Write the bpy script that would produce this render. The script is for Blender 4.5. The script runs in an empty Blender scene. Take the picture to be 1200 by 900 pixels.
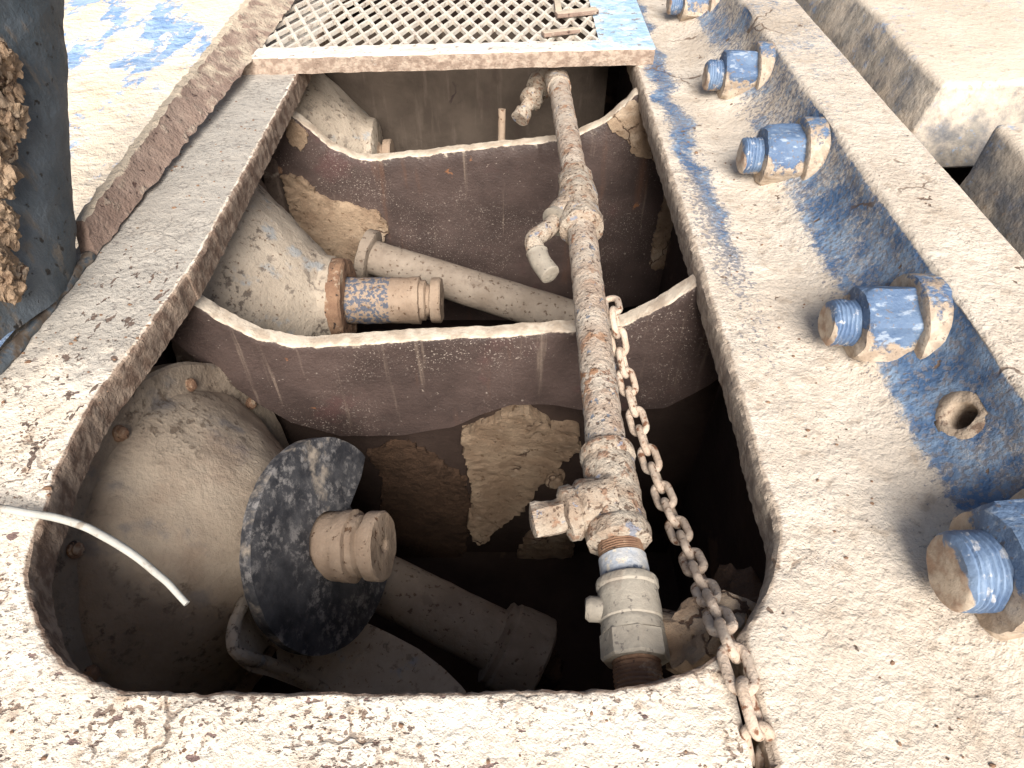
import bpy, bmesh, math, random
from mathutils import Vector, Matrix, noise as mn
random.seed(7)
S = bpy.context.scene
COL = S.collection
PI = math.pi
# ------------------------------------------------------------------ camera
H = 0.6; F = 800.0; PITCH = math.atan2(827.0, F)
SP, CP = math.sin(PITCH), math.cos(PITCH)
cd = bpy.data.cameras.new('camera'); cd.lens = F/1200*36; cd.sensor_width = 36
cd.clip_start = 0.01; cd.clip_end = 500
cam = bpy.data.objects.new('camera', cd); COL.objects.link(cam)
cam.location = (0, 0, H); cam.rotation_euler = (PI/2-PITCH, 0, 0)
S.camera = cam
# rays measured on the photograph, met with real planes of the machine
def ray(px, py):
    a = (px-600)/F; b = (450-py)/F
    return Vector((a, CP+b*SP, -SP+b*CP))
C0 = Vector((0, 0, H))
def onz(px, py, z=0.0): d = ray(px, py); return C0+d*((z-H)/d.z)
def ony(px, py, y): d = ray(px, py); return C0+d*(y/d.y)
def onx(px, py, x): d = ray(px, py); return C0+d*(x/d.x)

# ------------------------------------------------------------------ materials
def ramp_mix(t, fac, a, b):
    m = t.nodes.new('ShaderNodeMix'); m.data_type = 'RGBA'
    t.links.new(fac, m.inputs['Factor'])
    for sck, v in ((m.inputs[6], a), (m.inputs[7], b)):
        if isinstance(v, (tuple, list)): sck.default_value = (*v[:3], 1)
        else: t.links.new(v, sck)
    return m.outputs[2]
def mathn(t, op, a, b=None, clamp=False):
    m = t.nodes.new('ShaderNodeMath'); m.operation = op; m.use_clamp = clamp
    for i, v in enumerate((a, b)):
        if v is None: continue
        if isinstance(v, (int, float)): m.inputs[i].default_value = v
        else: t.links.new(v, m.inputs[i])
    return m.outputs[0]
def mapr(t, v, lo, hi):
    m = t.nodes.new('ShaderNodeMapRange'); m.interpolation_type = 'SMOOTHSTEP'
    t.links.new(v, m.inputs[0]); m.inputs[1].default_value = lo; m.inputs[2].default_value = hi
    return m.outputs[0]
def noise_n(t, co, s, d=3, rough=.6, dist=0.0):
    n = t.nodes.new('ShaderNodeTexNoise'); n.noise_dimensions = '3D'
    t.links.new(co, n.inputs['Vector']); n.inputs['Scale'].default_value = s
    n.inputs['Detail'].default_value = d; n.inputs['Roughness'].default_value = rough
    n.inputs['Distortion'].default_value = dist
    return n.outputs['Fac']
def stretch(t, co, st, rot=(0, 0, 0)):
    m = t.nodes.new('ShaderNodeMapping'); t.links.new(co, m.inputs[0])
    m.inputs['Scale'].default_value = st; m.inputs['Rotation'].default_value = rot
    return m.outputs[0]
def material(name, base, layers=(), bump=(), rough=.85, spec=.3, metal=0.0, roughvar=.1):
    """base = (colour, colour, scale); each layer is a colour laid on where a noise passes a threshold"""
    mat = bpy.data.materials.new(name); mat.use_nodes = True
    t = mat.node_tree; p = t.nodes['Principled BSDF']
    tc = t.nodes.new('ShaderNodeTexCoord'); oi = t.nodes.new('ShaderNodeObjectInfo')
    va = t.nodes.new('ShaderNodeVectorMath'); va.operation = 'ADD'
    sc = mathn(t, 'MULTIPLY', oi.outputs['Random'], 9.0)
    t.links.new(tc.outputs['Object'], va.inputs[0]); t.links.new(sc, va.inputs[1])
    co = va.outputs[0]
    geo = t.nodes.new('ShaderNodeNewGeometry'); sep = t.nodes.new('ShaderNodeSeparateXYZ')
    t.links.new(geo.outputs['Normal'], sep.inputs[0]); nz = sep.outputs[2]
    nb = noise_n(t, co, base[2], 5, .65)
    col = ramp_mix(t, mapr(t, nb, .32, .68), base[0], base[1])
    hsum = None
    def addh(v, k):
        nonlocal hsum
        v = mathn(t, 'MULTIPLY', v, k)
        hsum = v if hsum is None else mathn(t, 'ADD', hsum, v)
    for L in layers:
        c2 = co
        if 'st' in L: c2 = stretch(t, co, L['st'], L.get('rot', (0, 0, 0)))
        if L.get('crack'):
            dv = t.nodes.new('ShaderNodeVectorMath'); dv.operation = 'ADD'
            nn = t.nodes.new('ShaderNodeTexNoise'); t.links.new(co, nn.inputs['Vector']); nn.inputs['Scale'].default_value = L['s']*2.3; nn.inputs['Detail'].default_value = 4
            sv = t.nodes.new('ShaderNodeVectorMath'); sv.operation = 'SCALE'; t.links.new(nn.outputs['Color'], sv.inputs[0]); sv.inputs[3].default_value = L.get('warp', .5)/L['s']
            t.links.new(c2, dv.inputs[0]); t.links.new(sv.outputs[0], dv.inputs[1])
            v = t.nodes.new('ShaderNodeTexVoronoi'); v.feature = 'DISTANCE_TO_EDGE'
            t.links.new(dv.outputs[0], v.inputs['Vector']); v.inputs['Scale'].default_value = L['s']
            m = mathn(t, 'SUBTRACT', 1.0, mapr(t, v.outputs['Distance'], L['lo'], L['hi']))
        else:
            n = noise_n(t, c2, L['s'], L.get('d', 4), L.get('r', .6), L.get('dist', 0))
            if 'a' in L:
                at = t.nodes.new('ShaderNodeAttribute'); at.attribute_name = L['a']
                n = mathn(t, 'ADD', at.outputs['Fac'], mathn(t, 'MULTIPLY', mathn(t, 'SUBTRACT', n, .5), L.get('amp', 2.0)))
            if 'up' in L:
                n = mathn(t, 'ADD', mathn(t, 'MULTIPLY', nz, L['up']), mathn(t, 'MULTIPLY', mathn(t, 'SUBTRACT', n, .5), L.get('amp', 1.2)))
            m = mapr(t, n, L['lo'], L['hi'])
        if 'm' in L:
            mm = mapr(t, noise_n(t, co, L['m'][0], 3, .55), L['m'][1], L['m'][2])
            m = mathn(t, 'MULTIPLY', m, mm)
        if 'ma' in L:
            at = t.nodes.new('ShaderNodeAttribute'); at.attribute_name = L['ma']
            m = mathn(t, 'MULTIPLY', m, at.outputs['Fac'])
        if 'k' in L: m = mathn(t, 'MULTIPLY', m, L['k'])
        cc = L['c']
        if 'c2' in L:
            cc = ramp_mix(t, mapr(t, noise_n(t, co, L.get('cs', 30), 3), .38, .62), L['c'], L['c2'])
        col = ramp_mix(t, m, col, cc)
        if 'b' in L: addh(m, L['b'])
    for b in bump:
        addh(noise_n(t, co, b[0], b[2] if len(b) > 2 else 5, .65), b[1])
    t.links.new(col, p.inputs['Base Color'])
    rv = mathn(t, 'ADD', mathn(t, 'MULTIPLY', mathn(t, 'SUBTRACT', nb, .5), roughvar*2), rough, clamp=True)
    t.links.new(rv, p.inputs['Roughness'])
    p.inputs['Specular IOR Level'].default_value = spec; p.inputs['Metallic'].default_value = metal
    if hsum is not None:
        bn = t.nodes.new('ShaderNodeBump'); bn.inputs['Distance'].default_value = 1.0; bn.inputs['Strength'].default_value = 1.0
        t.links.new(hsum, bn.inputs['Height']); t.links.new(bn.outputs[0], p.inputs['Normal'])
    return mat

DUST = (.50, .41, .315); DUSTL = (.62, .54, .44); BLUE = (.068, .130, .245); BLUEL = (.20, .28, .39); RUST = (.30, .115, .045); DARK = (.045, .03, .025)
M = {}
M['plate'] = material('pitted_cream_paint', ((.78, .71, .61), (.66, .575, .47), 9), [
    dict(c=(.40, .29, .20), s=55, lo=.52, hi=.66, d=5, m=(7, .42, .62), k=.75),
    dict(c=(.17, .105, .075), s=190, lo=.565, hi=.63, d=3, m=(14, .36, .6), b=-.0012, k=.85),
    dict(c=(.13, .085, .07), s=75, st=(1, 2.2, 1), rot=(0, 0, .7), lo=.61, hi=.645, d=3, b=-.001, k=.9, m=(8, .42, .60)),
    dict(c=(.20, .135, .12), s=48, lo=.655, hi=.68, d=4, b=-.0012, st=(1, 1.6, 1), rot=(0, 0, .6)),
    dict(c=(.15, .095, .085), s=16, lo=.675, hi=.69, d=5, b=-.001, m=(4, .47, .57)),
    dict(c=(.13, .08, .055), s=11, lo=.008, hi=.026, crack=True, m=(7, .53, .63), b=-.0012, k=.7),
    dict(c=(.34, .32, .29), s=30, a='grey', amp=1.2, lo=.3, hi=.8, k=.8),  # grey dust tone that also carries the arm's shade on the rail
    dict(c=(.15, .11, .09), s=75, st=(1, .55, 1), rot=(0, 0, -.5), lo=.60, hi=.64, d=3, b=-.0012, a='flake', amp=1.0),
    dict(c=(.17, .115, .085), s=40, a='edge', amp=.9, lo=.25, hi=.65, c2=(.34, .26, .20), cs=50),
], bump=[(90, .004), (260, .0016), (18, .005)])
M['casting'] = material('dusty_blue_casting', ((.55, .475, .39), (.655, .585, .495), 7), [
    dict(c=(.36, .285, .215), s=45, lo=.52, hi=.68, d=5, k=.55),
    dict(c=(.37, .30, .23), s=3.5, lo=.50, hi=.68, d=6, r=.65, dist=.6, k=.5),
    dict(c=(.30, .235, .18), s=170, lo=.53, hi=.63, d=3, m=(5, .42, .66), k=.5, b=-.0008),
    dict(c=BLUE, c2=BLUEL, cs=25, s=95, d=6, r=.8, a='blue', amp=2.6, lo=.30, hi=.95, b=-.0006),
    dict(c=(.16, .13, .11), s=210, lo=.62, hi=.68, d=2, m=(10, .45, .62), b=-.0008, k=.6),
    dict(c=(.19, .19, .21), s=150, d=4, a='speck', amp=2.4, lo=.50, hi=.72, k=.8, b=-.0006),
    dict(c=(.17, .12, .09), s=30, lo=.675, hi=.70, d=4, b=-.001),
    dict(c=(.30, .24, .19), s=38, a='edge', amp=1.2, lo=.4, hi=.8, c2=(.45, .37, .29), cs=70),
    dict(c=(.14, .09, .06), s=6, lo=.006, hi=.016, crack=True, m=(5, .56, .62), b=-.001, k=.8),
], bump=[(110, .0036), (25, .006), (300, .0012)])
M['bolt'] = material('blue_bolt_steel', ((.065, .115, .215), (.13, .195, .30), 16), [
    dict(c=(.34, .40, .48), s=120, st=(.4, 1, 1), lo=.55, hi=.66, d=4, k=.7),
    dict(c=(.50, .42, .33), c2=(.36, .28, .21), cs=60, s=60, a='dust', amp=2.0, lo=.34, hi=.6, d=6, r=.7, b=.0012),
    dict(c=(.16, .13, .11), s=150, lo=.6, hi=.66, d=3, k=.7),
], bump=[(140, .0025), (40, .002)], rough=.65, spec=.45)
M['shank'] = material('threaded_blue_steel', ((.075, .13, .24), (.16, .23, .34), 20), [
    dict(c=(.55, .55, .55), s=90, lo=.56, hi=.66, d=4, k=.7),
    dict(c=(.50, .42, .33), c2=(.30, .20, .14), cs=50, s=60, a='dust', amp=1.6, lo=.4, hi=.65, d=5),
], bump=[(120, .002)], rough=.55, spec=.45)
M['rib'] = material('brown_primer', ((.050, .035, .031), (.080, .055, .048), 8), [
    dict(c=(.11, .045, .045), s=7, lo=.58, hi=.72, k=.35),
    dict(c=(.40, .34, .29), s=300, lo=.615, hi=.68, d=2, m=(5, .44, .66), k=.75),
    dict(c=(.30, .25, .21), s=120, lo=.68, hi=.73, d=3, k=.8),
    dict(c=(.24, .185, .145), s=16, st=(2.2, 1, .12), lo=.62, hi=.72, d=5, k=.5),
    dict(c=(.15, .075, .045), s=9, st=(1.6, 1, .2), lo=.60, hi=.74, d=5, k=.5),
    dict(c=(.25, .11, .05), s=22, lo=.70, hi=.74, d=4, k=.8),
    dict(c=(.58, .50, .40), c2=(.42, .34, .26), cs=40, s=70, up=1.0, amp=.9, lo=.25, hi=.5, d=4, b=.001),
], bump=[(180, .0016), (40, .002)], rough=.5, spec=.5)
M['mud'] = material('dried_mud_crust', ((.235, .16, .105), (.34, .25, .17), 16), [
    dict(c=(.16, .10, .06), s=60, lo=.60, hi=.70, d=4, b=-.001),
    dict(c=(.50, .40, .30), s=12, lo=.55, hi=.68, k=.6),
    dict(c=(.10, .06, .04), s=16, lo=.01, hi=.03, crack=True, m=(12, .54, .6), b=-.002),
], bump=[(70, .005), (200, .002)])
M['darkmud'] = material('dark_damp_mud', ((.055, .032, .02), (.09, .052, .032), 14), [], bump=[(60, .006), (15, .008)])
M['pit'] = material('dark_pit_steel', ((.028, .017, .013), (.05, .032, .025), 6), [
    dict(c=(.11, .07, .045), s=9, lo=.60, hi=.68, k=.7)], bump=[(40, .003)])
M['backwall'] = material('streaked_brown_plate', ((.070, .053, .041), (.105, .081, .063), 9), [
    dict(c=(.24, .19, .15), s=40, st=(1, 1, .10), lo=.55, hi=.70, k=.22),
    dict(c=(.05, .035, .03), s=5, lo=.010, hi=.024, crack=True, m=(5, .62, .68)),
    dict(c=(.07, .05, .04), s=14, st=(1, 1, .4), lo=.6, hi=.7, k=.7)], bump=[(90, .002)])
M['cone'] = material('dust_grey_casting', ((.33, .275, .215), (.43, .365, .29), 7), [
    dict(c=(.24, .28, .31), s=16, lo=.58, hi=.68, d=5, k=.6),
    dict(c=(.085, .065, .055), s=55, lo=.53, hi=.62, d=6, r=.7, m=(9, .40, .6), b=-.0015, k=.8),
    dict(c=(.20, .14, .10), s=130, lo=.63, hi=.68, d=3, b=-.001),
    dict(c=(.07, .045, .035), s=20, a='rim', amp=1.6, lo=.45, hi=.7, k=.85),
], bump=[(110, .003), (30, .003)])
M['browncone'] = material('brown_dusty_casting', ((.225, .175, .13), (.335, .275, .21), 6), [
    dict(c=(.12, .115, .12), s=10, lo=.57, hi=.70, d=5, k=.7),
    dict(c=(.10, .07, .05), s=60, lo=.52, hi=.62, d=6, r=.7, m=(8, .42, .6), b=-.0015, k=.75),
    dict(c=(.20, .135, .095), s=7, lo=.58, hi=.70, k=.35),
    dict(c=(.08, .05, .035), s=20, a='rim', amp=1.6, lo=.3, hi=.8, k=.8)], bump=[(110, .003), (30, .003)])
M['shaft'] = material('tan_dusty_shaft', ((.26, .185, .13), (.35, .265, .195), 18), [
    dict(c=(.15, .09, .055), s=90, lo=.62, hi=.68, d=3, b=-.001),
    dict(c=(.10, .11, .14), s=120, a='blue', amp=2.2, lo=.45, hi=.65, d=5)], bump=[(120, .002)])
M['rod'] = material('grey_dusty_rod', ((.22, .175, .135), (.30, .25, .20), 14), [
    dict(c=(.13, .09, .065), s=90, lo=.60, hi=.67, d=3, b=-.001), dict(c=(.18, .14, .11), s=20, lo=.56, hi=.68, d=5, k=.7)], bump=[(120, .002)])
M['rust'] = material('brown_rust', ((.17, .095, .06), (.26, .16, .10), 30), [
    dict(c=(.42, .33, .24), s=40, lo=.56, hi=.66, k=.7), dict(c=DARK, s=90, lo=.60, hi=.68, b=-.001)], bump=[(90, .004)])
M['borecrust'] = material('rusty_dust_crust', ((.34, .26, .19), (.46, .37, .28), 30), [
    dict(c=(.13, .075, .05), s=60, lo=.55, hi=.65, d=5, k=.8)], bump=[(90, .004), (220, .002)])
M['disc'] = material('black_worn_disc', ((.028, .029, .034), (.075, .075, .08), 24), [
    dict(c=(.26, .245, .235), s=75, lo=.47, hi=.62, d=6, r=.75, m=(16, .38, .60), k=.8),
    dict(c=(.34, .29, .235), s=34, a='dust', amp=1.3, lo=.4, hi=.7, d=5),
], bump=[(150, .0012)], rough=.6)
M['pipe'] = material('scaled_rusty_pipe', ((.52, .45, .37), (.37, .28, .215), 22), [
    dict(c=(.24, .125, .075), c2=(.34, .18, .095), cs=25, s=48, lo=.545, hi=.62, d=5, m=(9, .40, .58), b=.001, k=.95),
    dict(c=(.17, .19, .23), s=85, lo=.60, hi=.645, d=4, m=(14, .48, .6), b=-.0008),
    dict(c=(.09, .055, .04), s=135, lo=.59, hi=.65, d=3, b=-.0012, k=.85),
], bump=[(120, .006), (300, .002), (35, .003)])
M['fitting'] = material('rusty_pipe_fitting', ((.46, .40, .325), (.33, .25, .185), 26), [
    dict(c=(.25, .13, .075), s=60, lo=.54, hi=.64, d=5, b=.001, k=.75),
    dict(c=(.20, .23, .30), s=45, lo=.62, hi=.67, d=4, k=.8),
    dict(c=(.10, .06, .04), s=150, lo=.57, hi=.64, d=3, b=-.0012, k=.85),
], bump=[(130, .006), (300, .002)])
M['union'] = material('dusty_grey_union', ((.245, .215, .175), (.34, .305, .25), 18), [
    dict(c=(.16, .14, .12), s=160, lo=.61, hi=.67, d=3), dict(c=(.24, .20, .16), s=24, lo=.58, hi=.68, k=.7)], bump=[(120, .0015)], rough=.7)
M['zinc'] = material('zinc_nipple', ((.30, .34, .40), (.46, .45, .43), 30), [
    dict(c=(.06, .08, .12), s=50, a='dust', amp=1.2, lo=.45, hi=.6), dict(c=(.55, .50, .42), s=80, lo=.56, hi=.66)], bump=[(120, .002)], rough=.6)
M['chain'] = material('rusty_chain', ((.56, .46, .37), (.44, .34, .26), 40), [
    dict(c=(.17, .08, .045), s=90, lo=.55, hi=.66, d=4), dict(c=(.56, .48, .39), s=60, lo=.57, hi=.66, k=.8)], bump=[(200, .003)])
M['wire'] = material('grey_sheathed_wire', ((.42, .41, .37), (.33, .325, .30), 30), [dict(c=(.20, .16, .12), s=50, lo=.55, hi=.66, d=4, k=.7)], bump=[(120, .001)], rough=.6)
M['bar'] = material('reddish_brown_bar', ((.25, .175, .14), (.35, .26, .21), 12), [
    dict(c=(.48, .39, .31), s=30, lo=.57, hi=.66, d=6, k=.7, b=.002), dict(c=(.10, .06, .05), s=55, lo=.62, hi=.68, d=4, b=-.0015),
    dict(c=(.56, .47, .36), s=40, up=1.0, amp=.5, lo=.75, hi=.95)], bump=[(60, .007), (160, .003)])
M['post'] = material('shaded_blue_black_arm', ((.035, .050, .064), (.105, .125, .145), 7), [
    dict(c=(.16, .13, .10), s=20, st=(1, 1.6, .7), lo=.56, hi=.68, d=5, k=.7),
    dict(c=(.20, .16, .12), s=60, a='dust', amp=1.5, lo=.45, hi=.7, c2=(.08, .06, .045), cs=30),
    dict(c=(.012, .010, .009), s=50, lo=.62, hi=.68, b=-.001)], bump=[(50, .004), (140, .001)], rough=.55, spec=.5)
M['sandplate'] = material('sand_strewn_blue_plate', ((.76, .62, .46), (.86, .76, .62), 2.2), [
    dict(c=(.50, .36, .24), s=12, st=(1, .35, 1), rot=(0, 0, .9), lo=.58, hi=.70, d=5, k=.5),
    dict(c=(.22, .35, .58), c2=(.36, .49, .68), cs=20, s=5.2, st=(1.6, .75, 1), rot=(0, 0, .75), lo=.50, hi=.56, d=6, r=.7)], bump=[(14, .02), (60, .006)])
M['cover'] = material('flaking_pale_paint', ((.66, .60, .52), (.76, .72, .65), 12), [
    dict(c=(.33, .50, .68), c2=(.50, .64, .76), cs=30, s=26, d=5, a='blue', amp=2.2, lo=.4, hi=.65),
    dict(c=(.26, .19, .15), s=50, lo=.58, hi=.65, d=5, b=-.0012, k=.8),
    dict(c=(.27, .20, .155), s=30, a='edge', amp=1.6, lo=.45, hi=.8, c2=(.44, .35, .28), cs=60)], bump=[(70, .006), (200, .002)])
M['mesh'] = material('dusty_expanded_mesh', ((.66, .61, .53), (.52, .46, .39), 30), [
    dict(c=(.22, .155, .12), s=60, lo=.58, hi=.68, k=.7)], bump=[(140, .002)])
M['block'] = material('dusty_blue_block', ((.52, .44, .35), (.62, .54, .44), 6), [
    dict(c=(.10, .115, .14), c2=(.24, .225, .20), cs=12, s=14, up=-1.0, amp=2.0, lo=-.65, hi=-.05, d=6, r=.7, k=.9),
    dict(c=(.12, .20, .36), c2=(.30, .40, .55), cs=30, s=40, lo=.54, hi=.66, d=6, r=.78, m=(3.5, .40, .6), k=.75),
    dict(c=(.30, .23, .17), s=60, lo=.6, hi=.7, k=.6)], bump=[(60, .004), (200, .001)])
M['sand'] = material('pale_sand', ((.55, .43, .30), (.68, .56, .42), 1.5), [dict(c=(.36, .27, .19), s=12, lo=.6, hi=.7)], bump=[(8, .03), (60, .006)])

# ------------------------------------------------------------------ mesh helpers
def mk(name, verts, faces, mat, parent=None, smooth=True, attrs=None, origin=None, sharp=35):
    verts = [Vector(v) for v in verts]
    if parent is not None: o0 = Vector(parent.get('_w', parent.location))
    elif origin is not None: o0 = Vector(origin)
    else:
        n = len(verts); o0 = Vector((sum(v.x for v in verts)/n, sum(v.y for v in verts)/n, min(v.z for v in verts)))
    me = bpy.data.meshes.new(name); me.from_pydata([v-o0 for v in verts], [], faces); me.update()
    bm = bmesh.new(); bm.from_mesh(me); bmesh.ops.recalc_face_normals(bm, faces=bm.faces); bm.to_mesh(me); bm.free()
    for p in me.polygons: p.use_smooth = smooth
    if smooth and sharp: me.set_sharp_from_angle(angle=math.radians(sharp))
    me.materials.append(mat)
    if attrs:
        for k, vals in attrs.items():
            a = me.attributes.new(k, 'FLOAT', 'POINT'); a.data.foreach_set('value', [float(x) for x in vals])
    o = bpy.data.objects.new(name, me); COL.objects.link(o)
    if parent is not None:
        o.parent = parent
        if parent.type == 'MESH': pass
        o['_w'] = tuple(o0)
    else:
        o.location = o0; o['_w'] = tuple(o0)
    return o
def tag(o, label=None, cat=None, group=None, kind=None):
    if label: o['label'] = label
    if cat: o['category'] = cat
    if group: o['group'] = group
    if kind: o['kind'] = kind
    return o
def thing(name, loc, label, cat, group=None):
    o = bpy.data.objects.new(name, None); COL.objects.link(o); o.location = loc; o.empty_display_size = .03
    o['_w'] = tuple(loc)
    return tag(o, label, cat, group)
def fbm(p, s, o=4): return mn.fractal(Vector(p)*s, 1.0, 2.0, o)
def rough_pts(vs, amp, s, o=4):
    out = []
    for v in vs:
        v = Vector(v)
        out.append(v+Vector((fbm(v+Vector((3, 0, 0)), s, o), fbm(v+Vector((0, 7, 0)), s, o), fbm(v+Vector((0, 0, 11)), s, o)))*amp)
    return out
def grid_faces(nu, nv, cu=False, cv=False):
    f = []
    for i in range(nu if cu else nu-1):
        for j in range(nv if cv else nv-1):
            a, b = i, (i+1) % nu; c, d = j, (j+1) % nv
            f.append((a*nv+c, b*nv+c, b*nv+d, a*nv+d))
    return f
def frame(d):
    d = Vector(d).normalized(); u = Vector((0, 0, 1)) if abs(d.z) < .9 else Vector((0, 1, 0))
    a = u.cross(d).normalized(); return a, d.cross(a).normalized(), d
def lathe(prof, O, D, n=48, amp=0, s=60, flat=None):
    """prof [(along axis, radius)], closed at both ends; flat(k, phi) scales the radius"""
    O = Vector(O); a, b, d = frame(D); vs = []; idx = []
    for k, (h, r) in enumerate(prof):
        for i in range(n):
            ph = 2*PI*i/n; rr = r*(flat(k, ph) if flat else 1)
            vs.append(O+d*h+(a*math.cos(ph)+b*math.sin(ph))*rr)
    fs = grid_faces(len(prof), n, False, True)
    vs.append(O+d*prof[0][0]); vs.append(O+d*prof[-1][0]); L = len(prof)
    for i in range(n):
        fs.append((len(vs)-2, (i+1) % n, i)); fs.append((len(vs)-1, (L-1)*n+i, (L-1)*n+(i+1) % n))
    if amp: vs = rough_pts(vs, amp, s)
    return vs, fs
def densify(prof, step=.006):
    out = [prof[0]]
    for (h0, r0), (h1, r1) in zip(prof, prof[1:]):
        n = max(1, int(math.hypot(h1-h0, r1-r0)/step))
        for k in range(1, n+1): out.append((h0+(h1-h0)*k/n, r0+(r1-r0)*k/n))
    return out
def tube(path, rad, n=14, closed=False, caps=True):
    path = [Vector(p) for p in path]; N = len(path); vs = []
    if not isinstance(rad, (list, tuple)): rad = [rad]*N
    pa = None
    for i in range(N):
        if closed: d = path[(i+1) % N]-path[i-1]
        else: d = path[min(i+1, N-1)]-path[max(i-1, 0)]
        d.normalize()
        if pa is None: a, b, _ = frame(d)
        else: a = (pa-d*pa.dot(d)).normalized(); b = d.cross(a)
        pa = a
        for k in range(n):
            ph = 2*PI*k/n; vs.append(path[i]+(a*math.cos(ph)+b*math.sin(ph))*rad[i])
    fs = grid_faces(N, n, closed, True)
    if caps and not closed:
        vs.append(path[0].copy()); vs.append(path[-1].copy())
        for k in range(n):
            fs.append((len(vs)-2, (k+1) % n, k)); fs.append((len(vs)-1, (N-1)*n+k, (N-1)*n+(k+1) % n))
    return vs, fs
def crom(pts, per=10):
    pts = [Vector(p) for p in pts]; out = []
    for i in range(len(pts)-1):
        p0 = pts[max(i-1, 0)]; p1 = pts[i]; p2 = pts[i+1]; p3 = pts[min(i+2, len(pts)-1)]
        for k in range(per):
            t = k/per
            out.append(.5*((2*p1)+(p2-p0)*t+(2*p0-5*p1+4*p2-p3)*t*t+(3*p1-p0-3*p2+p3)*t**3))
    out.append(pts[-1]); return out
def resample(pts, n):
    pts = [Vector(p) for p in pts]; L = [0]
    for a, b in zip(pts, pts[1:]): L.append(L[-1]+(b-a).length)
    out = []; j = 0
    for i in range(n):
        s = L[-1]*i/(n-1)
        while j < len(L)-2 and L[j+1] < s: j += 1
        t = (s-L[j])/max(1e-9, L[j+1]-L[j]); out.append(pts[j].lerp(pts[j+1], t))
    return out
def box_vf(c, sx, sy, sz, ax=None, bev=.002):
    """bevelled box, returns verts, faces"""
    bm = bmesh.new(); bmesh.ops.create_cube(bm, size=1)
    for v in bm.verts: v.co = Vector((v.co.x*sx, v.co.y*sy, v.co.z*sz))
    if bev: bmesh.ops.bevel(bm, geom=bm.edges[:], offset=bev, segments=2, affect='EDGES', profile=.6)
    m = ax or Matrix.Identity(3)
    vs = [m @ v.co+Vector(c) for v in bm.verts]; bm.verts.index_update(); fs = [[v.index for v in f.verts] for f in bm.faces]
    bm.free(); return vs, fs
def join(*vf):
    V = []; Fs = []
    for vs, fs in vf:
        o = len(V); V += list(vs); Fs += [[i+o for i in f] for f in fs]
    return V, Fs
def slab(front, back, cells=1):
    """closed solid between two matching outlines (same count)"""
    n = len(front); V = list(front)+list(back)
    fs = [list(range(n)), list(range(2*n-1, n-1, -1))]+[(i, (i+1) % n, n+(i+1) % n, n+i) for i in range(n)]
    return V, fs
def dense_patch(poly, nrm, th, step=.006, amp=.003, s=40, edge=.006, seed=0, dome=.0):
    """ragged sheet: a polygon (3D, planar) filled with small faces, raised from its plane along nrm"""
    nrm = Vector(nrm).normalized(); a, b, d = frame(nrm); c = sum((Vector(p) for p in poly), Vector())/len(poly)
    P2 = [((Vector(p)-c).dot(a), (Vector(p)-c).dot(b)) for p in poly]
    # ragged outline
    out = []
    for i in range(len(P2)):
        x0, y0 = P2[i]; x1, y1 = P2[(i+1) % len(P2)]; L = math.hypot(x1-x0, y1-y0); n = max(1, int(L/step))
        for k in range(n):
            t = k/n; x = x0+(x1-x0)*t; y = y0+(y1-y0)*t
            q = Vector((x*60+seed, y*60, seed)); q2 = q*3.3+Vector((31, 7, 3)); out.append((x+edge*fbm(q, 1, 4)+edge*.5*fbm(q2, 1, 3), y+edge*fbm(q+Vector((9, 9, 9)), 1, 4)+edge*.5*fbm(q2+Vector((5, 5, 5)), 1, 3)))
    bm = bmesh.new()
    vs = [bm.verts.new((x, y, 0)) for x, y in out]
    f = bm.faces.new(vs); bmesh.ops.triangulate(bm, faces=[f])
    for _ in range(3):
        es = [e for e in bm.edges if e.calc_length() > step*1.7 and not e.is_boundary]
        if not es: break
        bmesh.ops.subdivide_edges(bm, edges=es, cuts=1); bmesh.ops.triangulate(bm, faces=[f for f in bm.faces if len(f.verts) > 3])
    bmesh.ops.beautify_fill(bm, faces=bm.faces[:], edges=[e for e in bm.edges if not e.is_boundary])
    r = bmesh.ops.extrude_face_region(bm, geom=bm.faces[:])
    topv = [g for g in r['geom'] if isinstance(g, bmesh.types.BMVert)]
    R = max(math.hypot(x, y) for x, y in out)
    for v in topv:
        v.co.z += th*(1+.35*fbm(Vector((v.co.x, v.co.y, seed))*s, 1, 3))+amp*fbm(Vector((v.co.x, v.co.y, seed+5))*s*2, 1, 4)+dome*min(1, (v.co.x**2+v.co.y**2)/R/R)
    bm.verts.index_update()
    V = [c+a*v.co.x+b*v.co.y+d*v.co.z for v in bm.verts]; Fs = [[v.index for v in f.verts] for f in bm.faces]
    bm.free(); return V, Fs
def lump(c, r, seed, amp=.35, sub=3, sq=(1, 1, 1)):
    bm = bmesh.new(); bmesh.ops.create_icosphere(bm, subdivisions=sub, radius=1)
    V = []
    for v in bm.verts:
        k = 1+amp*fbm(v.co*1.3+Vector((seed, seed*2, 0)), 1, 4)
        V.append(Vector(c)+Vector((v.co.x*sq[0], v.co.y*sq[1], v.co.z*sq[2]))*r*k)
    bm.verts.index_update(); Fs = [[v.index for v in f.verts] for f in bm.faces]; bm.free(); return V, Fs
def smooth01(x, a, b):
    t = min(1, max(0, (x-a)/(b-a))); return t*t*(3-2*t)

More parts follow.
